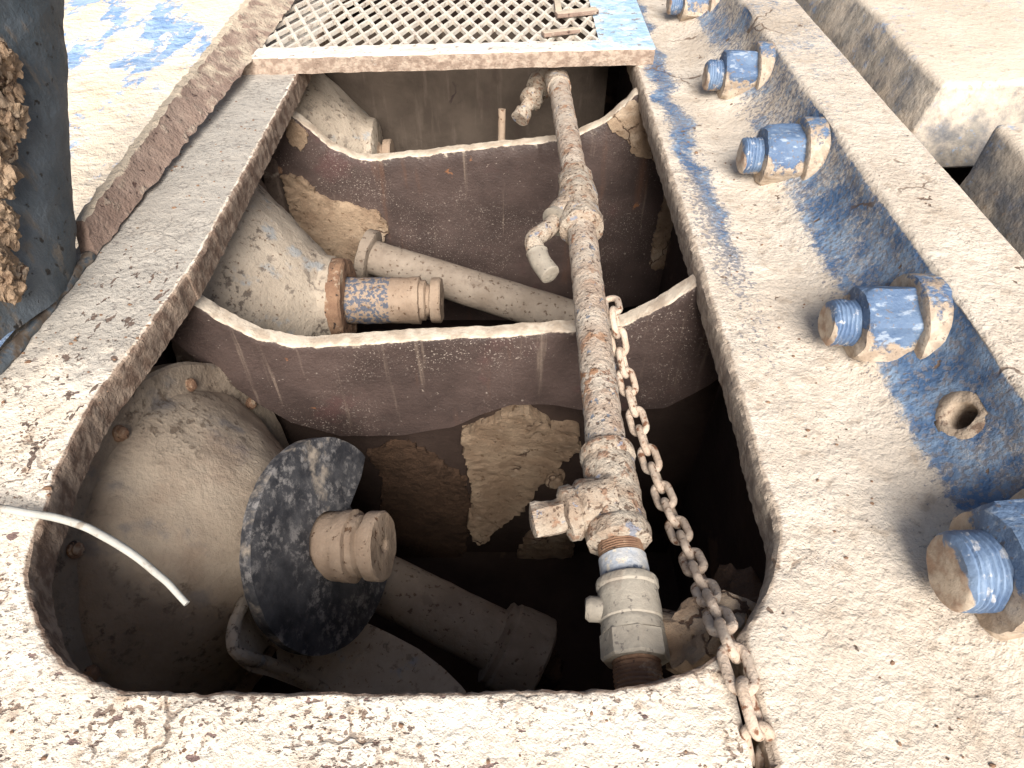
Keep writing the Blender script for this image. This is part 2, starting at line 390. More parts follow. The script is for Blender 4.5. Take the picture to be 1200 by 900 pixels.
# ------------------------------------------------------------------ front plate and left rail
XL = -.466
inner_px = [(328, 100), (217, 293), (200, 325), (157, 392), (113, 467), (74, 540), (57, 590), (40, 635), (35, 683), (51, 738), (80, 777), (127, 801), (173, 808), (333, 809), (560, 808), (690, 807), (740, 802), (790, 789), (825, 775), (850, 760)]
wp = [onz(*p) for p in inner_px]
for i_ in range(4): wp[i_].x = XL+(wp[4].x-XL)*[0, 0, .15, .5][i_]
inner = [Vector((XL, 3.0, 0)), Vector((XL, 2.3, 0))]+crom(wp, 8)
NI = 560
inner = resample(inner, NI)
seam_x = .200
outer_c = [Vector((-.66, 3.0, 0)), Vector((-.66, -.15, 0)), Vector((seam_x-.006, -.15, 0))]
def outer_for(p, i):
    # matching outer point: straight out from each stretch of the inner edge
    if p.y > .62: return Vector((-.66, p.y, 0))
    return None
i_c = next(i for i, p in enumerate(inner) if p.y <= .62)
path2 = [Vector((-.66, .62, 0)), Vector((-.66, -.12, 0)), Vector((seam_x-.006, -.12, 0))]
tail = resample(path2, NI-i_c)
TH = .045
prof = [(.0, -TH), (.0, -TH*.66), (.0, -TH*.33), (0, -.006), (.0015, -.002), (.005, .0)]
fr = [.02, .04, .06, .085, .11, .14, .17, .2, .24, .28, .33, .38, .44, .5, .57, .65, .74, .84, .92, 1.0]
V = []; grey = []; edge = []; flake = []
NC = len(prof)+len(fr)
for i, p in enumerate(inner):
    q = outer_for(p, i) or tail[i-i_c]
    d = (q-p); d.z = 0; L = d.length; d.normalize()
    tg = (inner[min(i+1, NI-1)]-inner[max(i-1, 0)]).normalized(); nrm = Vector((tg.y, -tg.x, 0))
    if nrm.dot(d) < 0: nrm = -nrm
    jag = .0016*fbm(p*30, 1, 4)+.0016*fbm(p*140, 1, 3)
    for k, (off, z) in enumerate(prof):
        w = p+nrm*(off+jag*(1.0 if k > 2 else .5))+Vector((0, 0, z))
        if k < 4: w += nrm*.0018*fbm(w*90+Vector((5, 5, 5)), 1, 4)
        V.append(w); grey.append(0); flake.append(0); edge.append(1.0 if k < 5 else .35)
    for f_ in fr:
        w = p+d*(.006+(L-.006)*f_); w = w+nrm*jag*(1-f_)
        w.z += .0022*fbm(w*14, 1, 4)+.0009*fbm(w*70, 1, 3)
        V.append(w)
        g = smooth01(w.y, .42, .75)*.95*(1-.0*smooth01(w.x, -.55, -.47))  # rail shade put into the dust colour, growing away from the front
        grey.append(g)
        flake.append(smooth01(w.y, .30, .45)*(1-smooth01(w.y, .80, 1.05))*(1-smooth01(abs(w.x+.535), .04, .10))*.50)
        edge.append(max(0, .25-f_*3) if w.y > .4 else max(0, .12-f_*4))
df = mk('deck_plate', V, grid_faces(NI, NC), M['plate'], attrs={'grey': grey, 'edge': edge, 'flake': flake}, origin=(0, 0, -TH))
tag(df, 'pitted cream deck plate with a rounded opening, along the front and left side', 'deck plate')

# ------------------------------------------------------------------ right casting with bolt flange
edge_px = [(905, 900), (893, 850), (878, 800), (868, 765), (866, 742), (882, 716), (897, 684), (906, 650), (908, 617), (901, 592), (890, 560), (872, 500), (851, 430)]
ew = sorted([onz(*p) for p in edge_px], key=lambda v: v.y)
ew = crom([Vector((.272, 3.0, 0)), Vector((.272, 1.2, 0)), Vector((.272, .70, 0)), Vector((.271, .56, 0))]+[v for v in reversed(ew) if v.y < .47], 8)[::-1]
def xedge(y):
    if y <= ew[0].y: return seam_x
    if y >= ew[-1].y: return .272
    for a, b in zip(ew, ew[1:]):
        if a.y <= y <= b.y:
            t = (y-a.y)/max(1e-6, b.y-a.y); return a.x+(b.x-a.x)*t
XW = .505; ZT = .110; XF = .625
tips = [(1112, 680), (963, 378), (868, 182), (821, 88), (783, 2)]
bys = [onz(px, py, .047).y for px, py in tips]
profR = [(-1, -.05), (-1, -.03), (-1, -.012), (-2, -.004), (-3, -.0005)]
NY = 420; y0, y1 = -.12, 3.2
ys = []
y = y0
while y < y1:
    ys.append(y); y += .005 if y < 1.2 else .012
NY = len(ys)
V = []; at = {'blue': [], 'edge': [], 'speck': []}
cols = None
for y in ys:
    xe = xedge(y)
    row = [(xe+.004, -.05, 'e'), (xe+.002, -.034, 'e'), (xe, -.018, 'e'), (xe+.001, -.006, 'e'), (xe+.005, -.001, 'e'), (xe+.012, .0005, 'f')]
    for k in range(1, 19): row.append((xe+.012+(.388-xe-.012)*k/18, .0, 'f'))
    for k in range(1, 13):           # fillet
        ph = k/12*PI/2*.93; row.append((.388+.115*math.sin(ph), .108*(1-math.cos(ph)), 'w'))
    for k in range(1, 4): row.append((.5024+(XW-.5024)*k/4, .0962+(ZT-.008-.0962)*k/3, 'w'))
    row += [(XW+.001, ZT-.004, 't'), (XW+.004, ZT-.001, 't'), (XW+.009, ZT, 't')]
    for k in range(1, 9): row.append((XW+.009+(XF-.008-XW-.009)*k/8, ZT, 't'))
    row += [(XF-.003, ZT-.002, 't'), (XF, ZT-.008, 't'), (XF, ZT-.05, 'w'), (XF, -.15, 'w')]
    for k, (x, z, kd) in enumerate(row):
        w = Vector((x, y, z)); n1 = fbm(w*9, 1, 3); n2 = fbm(w*40, 1, 3)
        if kd in 'fw' and z < .06:
            for by in bys: w.z += .016*math.exp(-((x-.462)/.045)**2-((y-by)/(.05+.01*n1))**2)
        if kd == 'f': w.z += .003*n1+.001*n2
        elif kd == 'w': w.x += .003*n1+.0008*n2; w.z += .002*n1
        elif kd == 't': w.z += .0012*n1+.0005*n2
        else: w.x += .0018*fbm(w*45, 1, 4)+.0012*fbm(w*150, 1, 3)
        V.append(w)
        bl = -1.0; sp = -.6; ed = 0
        if kd == 'e': ed = 1.0 if k < 5 else .5; sp = 0
        if kd == 'f':
            d_ = x-xe
            strip = math.exp(-((d_-.05-.025*n1)/.030)**2)
            bl = -.55+strip*1.55*smooth01(y, .62, 1.0)+strip*.45*smooth01(y, .3, .5)*(1-smooth01(y, .62, 1.0))
            if y > 1.5: bl = max(bl, .15*smooth01(y, 1.5, 2.0))
            sp = -.25+(.45+.4*smooth01(y, .55, .8))*math.exp(-((d_-.05)/.05)**2)+.25*n1
            ed = .5*math.exp(-d_/.012)
        if kd == 'w' and z >= 0 and k < len(row)-2:
            u = smooth01(z, .003, .022)
            bl = -.5+u*(1.15+.5*smooth01(n1, -.3, .5))-.45*smooth01(y, 1.05, 1.35)*(1-.3*u)+.25*smooth01(.4-abs(y-.6), 0, .3)*u
            sp = .3*u+.2
        if kd == 't': bl = -.05+.35*smooth01(y, .6, 1.4)+.25*n1; sp = -.1
        at['blue'].append(bl); at['edge'].append(ed); at['speck'].append(sp)
    NR = len(row)
def onfillet(px, py):
    X_ = .48
    for _ in range(6):
        c = onx(px, py, X_); ph = math.acos(max(-1, min(1, 1-c.z/.108))); X_ = .388+.115*math.sin(ph)
    c = onx(px, py, X_); return c, Vector((-math.sin(ph), -.03, math.cos(ph)))
BORES = [(*onfillet(1127, 487), .015), (*onfillet(889, 117), .011)]
def open_bore(f):
    c = (V[f[0]]+V[f[1]]+V[f[2]]+V[f[3]])/4
    return any((c-b).length < r*1.5 for b, nn_, r in BORES)
side = mk('bolt_flange', V, [f for f in grid_faces(NY, NR) if not open_bore(f)], M['casting'], attrs=at, origin=(.4, .6, -.05))
tag(side, 'dusty blue casting with the raised flange carrying the bolts, right of the opening', 'machine casting')
# empty bolt holes in the flange, each a crusted ring round a dark bore
def bore(c, nn_, r):
    pr = densify([(-.010, r*2.6), (-.003, r*2.25), (.0012, r*1.75), (.0022, r*1.3), (.0008, r*1.05), (-.004, r*.95), (-.02, r*.9), (-.05, r*.85)], .004)
    vs, fs = lathe(pr, c, nn_, 48, .0016, 90)
    fs = [f for f in fs if len(vs)-2 not in f]
    return mk('bolt_hole', vs, fs, M['borecrust'], side, sharp=60)
for b in BORES: bore(*b)

# ------------------------------------------------------------------ bolts
def bolt_parts(root, X0, seed, loose=0):
    # local frame: the axis runs along -X, root sits at the tip
    rs = .029; L = .062
    # shank with thread ridges
    pr = [(0, rs*.80), (.002, rs*.9), (.004, rs*.96)]
    h = .006
    while h < .05:
        pr += [(h, rs*.945), (h+.0016, rs), (h+.0032, rs)]; h += .0052
    pr += [(.06, rs)]
    vs, fs = lathe(pr, (0, 0, 0), (1, 0, 0), 40)
    so_ = Vector((seed*2.3, seed*.7, seed*1.9)); vs = [q-so_ for q in rough_pts([v+so_ for v in vs], .0013, 70)]
    dust = [.08+max(1.0-v.x/.006, 0)+.35*(-v.z/.03)+.12-.6*(v.z > .012) for v in vs]
    o1 = mk('threaded_shank', [v+Vector(root['_w']) for v in vs], fs, M['shank'], root, attrs={'dust': dust})
    AF = .0445; x0 = .031; x1 = .093
    rot = .26+seed*.37
    def hexr(ph):
        q = ((ph+rot) % (PI/3))-PI/6; return AF/math.cos(q)
    vs = []; n = 72
    pr = [(x0, .60, 0), (x0, .76, 0), (x0+.001, .90, 1), (x0+.006, .985, 1), (x0+.010, 1, 1), (x0+.03, 1, 1), (x0+.05, 1, 1), (x1, 1, 1)]
    for (xx, k, hx) in pr:
        for i in range(n):
            ph = 2*PI*i/n; hr = hexr(ph); r = k*hr if hx else k*AF
            if hx and k < 1: r = min(hr, AF*1.09*k+.0)
            vs.append(Vector((xx, r*math.cos(ph), r*math.sin(ph))))
    fs = grid_faces(len(pr), n, False, True); fs.append(list(range(n))); fs.append(list(range((len(pr)-1)*n, len(pr)*n)))
    so_ = Vector((seed*3.1, seed*1.7, seed*.9)); vs = [q-so_ for q in rough_pts([v+so_ for v in vs], .0026, 44)]
    dust = [.12+(.9 if v.z < -.012 else .15+(.25 if v.y < -.03 else 0))-.75*smooth01(v.z, .0, .03)+.55*(1-smooth01(v.x, x0, x0+.012)) + .35*smooth01(v.x, x1-.018, x1) for v in vs]
    o2 = mk('nut', [v+Vector(root['_w']) for v in vs], fs, M['bolt'], root, attrs={'dust': dust}, sharp=28)
    pr = [(.090, .050), (.090, .057), (.092, .061), (.099, .062), (.122, .062)]
    vs, fs = lathe(pr, (0, 0, 0), (1, 0, 0), 56); vs = rough_pts(vs, .0012, 50)
    dust = [.85-.4*smooth01(v.z, .035, .06) for v in vs]
    o3 = mk('washer', [v+Vector(root['_w']) for v in vs], fs, M['bolt'], root, attrs={'dust': dust})
    return o1, o2, o3
blabels = ['large blue bolt at the near end of the flange, its thick shank nearest the camera',
           'blue bolt with wide washer beside the empty rusty bolt hole, second nearest',
           'blue hex bolt level with the farther cross rib, middle of the row',
           'blue nut and stud near the corner of the grating cover, second from the far end',
           'half-seen blue bolt at the far end of the flange beside the bluish cover end']
tips = [(1112, 680), (963, 378), (868, 182), (821, 88), (783, 2)]
for i, (px, py) in enumerate(tips):
    p = onz(px, py, .047); p.x = .384
    p.x += [0, .004, -.003, .003, 0][i]; r = thing('flange_bolt', p, blabels[i], 'bolt', 'bolts along the side flange')
    bolt_parts(r, .384, i)
    if i == 0: r.scale = (1.08, 1.22, 1.22); r.location.z += .004; r.location.y += .006
    r.rotation_euler = (0, 0, [.04, -.03, -.04, -.03, 0][i])

# ------------------------------------------------------------------ blocks beyond the flange
def hexa(name, b, t, mat, rough=.006, sub=10, **k):
    """solid from four bottom and four top corners, faces cut into a grid, edges softened"""
    bm = bmesh.new(); vb = [bm.verts.new(p) for p in b]; vt = [bm.verts.new(p) for p in t]
    bm.faces.new(vb[::-1]); bm.faces.new(vt)
    for i in range(4): bm.faces.new((vb[i], vb[(i+1) % 4], vt[(i+1) % 4], vt[i]))
    bmesh.ops.recalc_face_normals(bm, faces=bm.faces[:])
    bmesh.ops.bevel(bm, geom=bm.edges[:], offset=.011, segments=3, affect='EDGES', profile=.6)
    bmesh.ops.triangulate(bm, faces=[f for f in bm.faces if len(f.verts) > 4])
    for _ in range(4):
        es = [e for e in bm.edges if e.calc_length() > .06]
        if not es: break
        bmesh.ops.subdivide_edges(bm, edges=es, cuts=1, use_grid_fill=True)
        bmesh.ops.triangulate(bm, faces=[f for f in bm.faces if len(f.verts) > 4])
    bm.verts.index_update()
    vs = rough_pts([v.co.copy() for v in bm.verts], rough, 9); fs = [[v.index for v in f.verts] for f in bm.faces]; bm.free()
    return mk(name, vs, fs, mat, **k)
zA = .20; XA = .645
a0 = onx(1057, 173, XA); a1 = onx(1106, 99, .69)
b_ = [(XA, a0.y, .02), (2.2, a0.y+.10, .02), (2.2, 3.4, .02), (XA+.01, 3.4, .02)]
t_ = [(.69, a1.y+.0, a1.z), (2.2, a1.y+.16, a1.z+.02), (2.2, 3.4, a1.z+.05), (.73, 3.4, a1.z+.04)]
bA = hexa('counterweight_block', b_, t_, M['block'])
tag(bA, 'big dusty blue steel block with a sunlit top beyond the flange, top right', 'steel block')
c0 = onx(1097, 222, .64); c1 = onx(1166, 146, .70)
b_ = [(.642, .52, -.1), (1.6, .50, -.1), (1.6, c0.y+.02, -.1), (.642, c0.y, -.1)]
t_ = [(.70, .50, c1.z), (1.6, .50, c1.z+.02), (1.6, c1.y+.03, c1.z+.02), (.70, c1.y, c1.z)]
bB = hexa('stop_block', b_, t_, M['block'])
tag(bB, 'smaller dusty grey block with a sloping side, in front of the bigger block', 'steel block')

# ------------------------------------------------------------------ cross ribs
def rib(name, Y, top_px, bot_px, th, label, n=150):
    top = resample([ony(x, y, Y) for x, y in top_px], n); bot = resample([ony(x, y, Y) for x, y in bot_px], n)
    # match columns by x
    r = thing(name, (0, Y, min(p.z for p in bot)), label, 'cross rib', 'arched cross ribs inside the opening')
    V = []; m = 16
    for t, b in zip(top, bot):
        t = t.copy(); t.z = min(t.z, -.022)+.0016*fbm(t*35, 1, 4)+.0016*fbm(t*95, 1, 3); b = b.copy(); b.z = min(b.z, t.z-.05)
        col = []
        for k in range(m+1): col.append(b.lerp(t+Vector((0, 0, -.004)), k/m))
        col += [t+Vector((0, .0015, -.0012)), t+Vector((0, .004, 0)), t+Vector((0, th*.5, .001)), t+Vector((0, th-.003, 0)), t+Vector((0, th, -.004)), b+Vector((0, th, 0))]
        for k, c in enumerate(col):
            c = c+Vector((0, .002*fbm(c*18, 1, 3)+.0006*fbm(c*80, 1, 3), 0)); V.append(c)
    nv = len(col)
    o = mk('rib_web', V, grid_faces(n, nv, False, True), M['rib'], r)
    return r
YB, YA = .806, 1.472
ribB = rib('cross_rib', YB, [(120, 285), (170, 318), (213, 347), (253, 374), (300, 397), (347, 407), (400, 405), (467, 399), (560, 396), (640, 390), (690, 387), (735, 380), (772, 362), (807, 340), (850, 305), (900, 262)],
           [(80, 320), (140, 350), (190, 390), (225, 417), (260, 443), (300, 472), (340, 495), (400, 511), (470, 510), (530, 500), (565, 486), (600, 474), (640, 474), (680, 480), (720, 482), (780, 478), (830, 452), (880, 415), (930, 375)], .03,
           'nearer arched brown rib across the opening, from whose top the chain hangs')
ribA = rib('cross_rib', YA, [(265, 75), (310, 108), (337, 131), (363, 151), (387, 173), (417, 186), (443, 187), (533, 177), (600, 170), (650, 165), (677, 158), (707, 144), (735, 121), (750, 104), (800, 66)],
           [(220, 330), (260, 345), (300, 360), (350, 370), (400, 375), (450, 375), (500, 375), (550, 375), (600, 375), (650, 370), (700, 365), (750, 358), (780, 350), (810, 345), (860, 335)], .03,
           'farther arched brown rib just below the grating cover, patched with tan mud')
def crust(parent, Y, px, th=.006, edge=.008, mat='mud', seed=0, name='mud_crust', dome=0.0, amp=.003):
    P = [ony(x, y, Y) for x, y in px]
    vs, fs = dense_patch(P, (0, -1, 0), th, .0055, amp, 30, edge, seed, dome)
    return mk(name, vs, fs, M[mat], parent, sharp=70)
crust(ribA, YA-.0005, [(331, 206), (345, 205), (362, 212), (372, 224), (383, 232), (405, 236), (425, 243), (440, 246), (452, 258), (456, 272), (447, 283), (438, 290), (432, 300), (420, 310), (400, 330), (360, 290), (340, 240)], seed=1, th=.012)
crust(ribA, YA-.0005, [(742, 116), (728, 126), (712, 143), (722, 158), (737, 166), (742, 180), (758, 186), (775, 192), (768, 160), (755, 125)], seed=2, th=.003, amp=.001)
crust(ribA, YA-.0005, [(338, 136), (352, 146), (364, 157), (360, 168), (352, 176), (340, 165), (334, 150)], seed=3, th=.003, amp=.001)
crust(ribA, YA-.0005, [(781, 225), (772, 250), (766, 280), (762, 312), (778, 316), (783, 290), (790, 262), (786, 235)], seed=4, th=.006)
crust(ribA, YA-.0005, [(797, 262), (791, 285), (788, 305), (784, 330), (800, 330), (806, 300)], seed=14, th=.006)

# ------------------------------------------------------------------ pit walls, floor, back plate
def wall(name, pts, mat, label=None, sub=24, amp=.004, kind='structure', cat=None):
    p = [Vector(q) for q in pts]; V = []
    for i in range(sub+1):
        for j in range(sub+1):
            u, v = i/sub, j/sub
            q = (p[0]*(1-u)+p[1]*u)*(1-v)+(p[3]*(1-u)+p[2]*u)*v
            V.append(q+Vector((fbm(q*9, 1, 3), fbm(q*9+Vector((3, 3, 3)), 1, 3), fbm(q*9+Vector((6, 1, 6)), 1, 3)))*amp)
    o = mk(name, V, grid_faces(sub+1, sub+1), mat); tag(o, label, cat, kind=kind); return o
ZB = -.95
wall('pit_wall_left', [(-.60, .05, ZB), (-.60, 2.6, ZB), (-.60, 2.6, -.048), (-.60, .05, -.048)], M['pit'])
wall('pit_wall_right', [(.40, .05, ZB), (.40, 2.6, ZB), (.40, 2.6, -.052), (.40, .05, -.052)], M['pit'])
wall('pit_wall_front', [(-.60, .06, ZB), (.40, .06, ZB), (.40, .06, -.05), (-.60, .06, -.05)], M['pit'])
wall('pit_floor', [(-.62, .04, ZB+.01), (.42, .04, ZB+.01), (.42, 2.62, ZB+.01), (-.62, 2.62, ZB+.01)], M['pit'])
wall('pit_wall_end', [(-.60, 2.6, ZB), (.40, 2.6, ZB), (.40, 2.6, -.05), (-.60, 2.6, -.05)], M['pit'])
wall('gap_shade_sheet', [(.62, .3, -.06), (2.2, .3, -.06), (2.2, 1.7, -.06), (.62, 1.7, -.06)], M['pit'])  # dark sheet added so the gap between the blocks reads as shadow
# brown plate behind the far rib
vs, fs = box_vf((-.16, 1.90, -.33), .84, .02, .60, bev=.003)
bw = mk('back_plate', vs, fs, M['backwall']); tag(bw, 'streaked brown steel plate behind the farther rib, under the grating cover', 'steel plate')
vs, fs = box_vf((-.1, .90, -.62), .98, .02, .62, bev=.003)
iw = thing('inner_plate', (-.1, .90, -.92), 'dark steel plate caked with peeling mud, below the nearer rib', 'steel plate')
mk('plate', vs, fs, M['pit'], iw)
YI = .8895
crust(iw, YI, [(540, 505), (548, 495), (575, 488), (590, 476), (615, 472), (632, 480), (645, 492), (660, 494), (678, 494), (676, 520), (655, 540), (635, 560), (610, 590), (590, 600), (572, 612), (560, 616), (548, 600), (556, 588), (552, 560), (545, 530)], seed=5, th=.010, edge=.009, dome=.045)
crust(iw, YI, [(432, 530), (455, 516), (480, 518), (510, 530), (545, 560), (552, 590), (545, 640), (520, 680), (490, 690), (460, 650), (445, 600), (450, 560)], seed=6, th=.008, mat='darkmud', edge=.010)
crust(iw, YI, [(620, 622), (640, 612), (668, 618), (672, 640), (664, 668), (640, 690), (616, 690), (606, 672), (606, 645)], seed=7, th=.010, edge=.008)
bp = ony(649, 556, YI)
vs, fs = lathe(densify([(0, .024), (.008, .024), (.010, .019), (.024, .018), (.028, .012)], .004), bp, (0, -1, .1), 20, .004, 45)
mk('bolt_head', vs, fs, M['mud'], iw)

# ------------------------------------------------------------------ bearing housings with pins (one in each bay)
def housing(Y, z, x_c, x_tip, label, cone_r=.075, collar=True, disc=False, tilt=(0, 0, 0), r0=.25, fs_=None, blue=0, grooves=True, rs=.048):
    root = thing('bearing_housing', (-.58, Y, z), label, 'bearing housing', 'bearing housings on the left side of the pit')
    U = Vector((1, tilt[1], tilt[2])).normalized(); O = Vector((x_c, Y, z))
    L = (x_c+.60)/U.x
    pr = densify([(-L+.02, r0+.03), (-L+.05, r0+.03), (-L+.055, r0+.026), (-L+.056, r0+.004), (-L+.065, r0), (-.03, cone_r+.018), (-.012, cone_r+.014), (-.008, cone_r+.004)], .012)
    if fs_: pr = densify([(-L+.02, r0+.04), (-fs_-.035, r0+.05), (-fs_-.004, r0+.052), (-fs_, r0+.047), (-fs_, r0+.006), (-fs_+.012, r0), (-.05, cone_r+.03), (-.03, cone_r+.012), (-.012, cone_r+.01), (-.008, cone_r)], .012)
    vs, fs = lathe(pr, O, U, 96, .0035, 26)
    if fs_: L = fs_+.05
    rim = [smooth01((v-O).dot(U), -L+.085, -L+.045)*1.1-.25 if False else ((.0 if fs_ else .75) if (v-O).dot(U) < -L+.07 else -.5) for v in vs]
    mk('cone', vs, fs, M['browncone' if fs_ else 'cone'], root, attrs={'rim': rim})
    a, b, d = frame(U)
    for k in range(10):
        ph = 2*PI*k/10+.25; c = O+U*(-L+.05)*(1 if True else 0)+(a*math.cos(ph)+b*math.sin(ph))*(r0+.016)
        vs, fs = lathe([(0, .011), (.004, .011), (.005, .0085), (.009, .0085), (.011, .005)], c, U, 12, .002, 60)
        mk('cap_screw', vs, fs, M['rust'], root)
    if collar:
        vs, fs = lathe(densify([(-.02, cone_r+.004), (-.015, cone_r+.013), (.010, cone_r+.013), (.014, cone_r+.008), (.014, rs+.006), (.004, rs)], .006), O, U, 64, .003, 45)
        mk('collar', vs, fs, M['rust'], root)
    S1 = (x_tip-x_c)/U.x
    pr = densify([(-.03, rs), (S1-.065, rs), (S1-.062, rs+.0015), (S1-.045, rs+.0015), (S1-.043, rs-.006), (S1-.034, rs-.006), (S1-.030, rs-.014), (S1-.024, rs-.015), (S1-.021, rs-.001), (S1-.018, rs), (S1-.003, rs), (S1, rs-.003), (S1, .012), (S1-.001, .010), (S1-.012, .009), (S1-.013, .002)], .008)
    vs, fs = lathe(pr, O, U, 56, .0016, 40)
    bl = [(blue if (v-O).dot(U) < S1*.5 else 0)-.55 for v in vs]
    mk('pin', vs, fs, M['shaft'], root, attrs={'blue': bl})
    return root, O, U
housing(1.72, -.30, -.348, -.322, 'grey cone housing in the far bay, half hidden behind the farther rib', collar=False, cone_r=.085)
housing(1.115, -.302, -.352, -.146, 'grey cone bearing housing with rusty collar and pin, between the two ribs', blue=1.1)
U1 = (1, -.115, .195)
h1, O1, U1v = housing(.545, -.318, -.300, -.190, 'large bearing housing with black keeper disc, nearest the front plate', tilt=U1, cone_r=.085, collar=False, r0=.240, fs_=.185, rs=.052)
# keeper disc with a bite out of its right side
def keeper(O, U, R, th, parent):
    a = Vector((0, 0, 1)); a = (a-U*a.dot(U)).normalized(); b = a.cross(U).normalized()  # a up, b toward +y/away
    if b.y < 0: b = -b
    n = 96; V = []; dust = []
    def rad(ph):
        return R
    # angle 0 = away (b), 90 = up (a)
    outer = []
    for i in range(n):
        ph = 2*PI*i/n
        outer.append(ph)
    ins = R*.30
    rings = [(-th, .30), (-th, 1.0), (-th+.003, 1.006), (-.003, 1.006), (0, .995), (0, .93), (0, .85), (0, .75), (0, .65), (0, .55), (0, .45), (0, .36), (0, .30)]
    for (h, k) in rings:
        for ph in outer:
            q = (math.degrees(ph)+180) % 360-180
            lim = R*(1-.56*smooth01(36-abs(q+34), 0, 5))    # notch towards the far side
            r = min(R*k, max(lim, ins*1.02)) if k > .3 else ins
            p = O+U*h+(b*math.cos(ph)+a*math.sin(ph))*r; V.append(p)
            dust.append(.40 if k > .97 or h < -.001 else (.75*smooth01(q, 5, 50)*smooth01(100-q, 0, 45)-.25))
    fs = grid_faces(len(rings), n, True, True)
    V = rough_pts(V, .0012, 40)
    return mk('keeper_disc', V, fs, M['disc'], parent, attrs={'dust': dust})
U2v = Vector((.90, -.20, .37)).normalized()
keeper(Vector((-.270, .538, -.296)), U2v, .158, .018, h1)

# ------------------------------------------------------------------ rods and lever in the pit
p0 = ony(432, 300, 1.33); p1 = ony(700, 384, 1.20); d = (p1-p0).normalized()
r2 = thing('round_rod', p0, 'tan dusty round rod with a thin end flange, behind the collared pin', 'rod')
vs, fs = lathe(densify([(0, .040), ((p1-p0).length, .046)], .02), p0, d, 40, .0015, 30); mk('rod_body', vs, fs, M['rod'], r2, attrs={'blue': [-1]*len(vs)})
vs, fs = lathe(densify([(-.014, .058), (-.012, .062), (.010, .062), (.012, .058)], .006), p0, d, 40, .002, 40); mk('end_flange', vs, fs, M['rod'], r2, attrs={'blue': [-1]*len(vs)})
p0 = ony(420, 668, .62); p1 = ony(628, 775, .50); d = (p1-p0).normalized(); L = (p1-p0).length
r1 = thing('round_rod', p0, 'thick dark rod with a wide socket end, low in the pit beside the black disc', 'rod')
vs, fs = lathe(densify([(0, .050), (L-.08, .056)], .02), p0, d, 40, .0015, 30); mk('rod_body', vs, fs, M['rod'], r1, attrs={'blue': [-1]*len(vs)})
vs, fs = lathe(densify([(L-.085, .060), (L-.08, .075), (L-.07, .072), (L-.065, .078), (L+.0, .082), (L+.004, .078), (L+.004, .05)], .006), p0, d, 44, .002, 40); mk('socket', vs, fs, M['rod'], r1, attrs={'blue': [-1]*len(vs)})
# lever: a cast plate with an eye
zl = -.46
lv = thing('cast_lever', onz(400, 780, zl-.03), 'pale curved cast lever with an oval eye, under the black disc', 'lever')
outl = [(292, 692), (279, 715), (269, 738), (268, 764), (282, 776), (310, 783), (345, 797), (375, 815), (400, 850), (560, 850), (545, 808), (520, 783), (490, 760), (460, 744), (435, 732), (400, 720), (350, 700), (315, 690)]
eye = [(303, 752), (309, 745), (317, 748), (323, 758), (325, 775), (316, 774), (304, 766), (299, 759)]
bm = bmesh.new()
def zlv(x): return -.25-.25*smooth01(x, 250, 400)
def loopz(px, z): return [bm.verts.new(onz(x, y, zlv(x))) for x, y in px]
lo = loopz([tuple(v) for v in [(p.x, p.y) for p in resample([Vector((x, y, 0)) for x, y in outl+outl[:1]], 90)[:-1]]], zl)
le = loopz([tuple(v) for v in [(p.x, p.y) for p in resample([Vector((x, y, 0)) for x, y in eye+eye[:1]], 32)[:-1]]], zl)
es = [bm.edges.new((L_[i], L_[(i+1) % len(L_)])) for L_ in (lo, le) for i in range(len(L_))]
bmesh.ops.triangle_fill(bm, edges=es, use_beauty=True)
r = bmesh.ops.extrude_face_region(bm, geom=bm.faces[:])
for g in r['geom']:
    if isinstance(g, bmesh.types.BMVert): g.co.z -= .03
bm.verts.index_update(); vs = [v.co.copy() for v in bm.verts]; fs = [[v.index for v in f.verts] for f in bm.faces]; bm.free()
mk('lever_arm', vs, fs, M['cone'], lv, attrs={'rim': [-1]*len(vs)})
lp = crom([onz(x, y, zlv(x)+.004) for x, y in [(296, 690), (283, 712), (274, 738), (274, 758), (286, 770), (312, 777), (348, 791), (378, 808), (400, 835)]], 6)
vs, fs = tube(lp, .009, 10); vs = rough_pts(vs, .0015, 50); mk('rim_bead', vs, fs, M['cone'], lv, attrs={'rim': [-1]*len(vs)})
# clod and mud heap at the corner
vs, fs = lump(onz(640, 785, -.66), .035, 3, .5); c = mk('bolt_nut', vs, fs, M['darkmud']); c.name = 'mud_clod'; tag(c, 'dark mud clod low in the pit beside the socket rod', 'mud clod')
hp = thing('mud_heap', onz(815, 775, -.09), 'cracked dark mud heap below the right front corner of the opening', 'mud heap')
vs, fs = lump(onz(830, 752, -.095), .055, 8, .5, 4, (1, .9, .8)); mk('mud_lump', vs, fs, M['mud'], hp)
vs, fs = lump(onz(862, 735, -.12), .06, 12, .5, 4, (.8, 1, .7)); mk('mud_lump', vs, fs, M['darkmud'], hp)

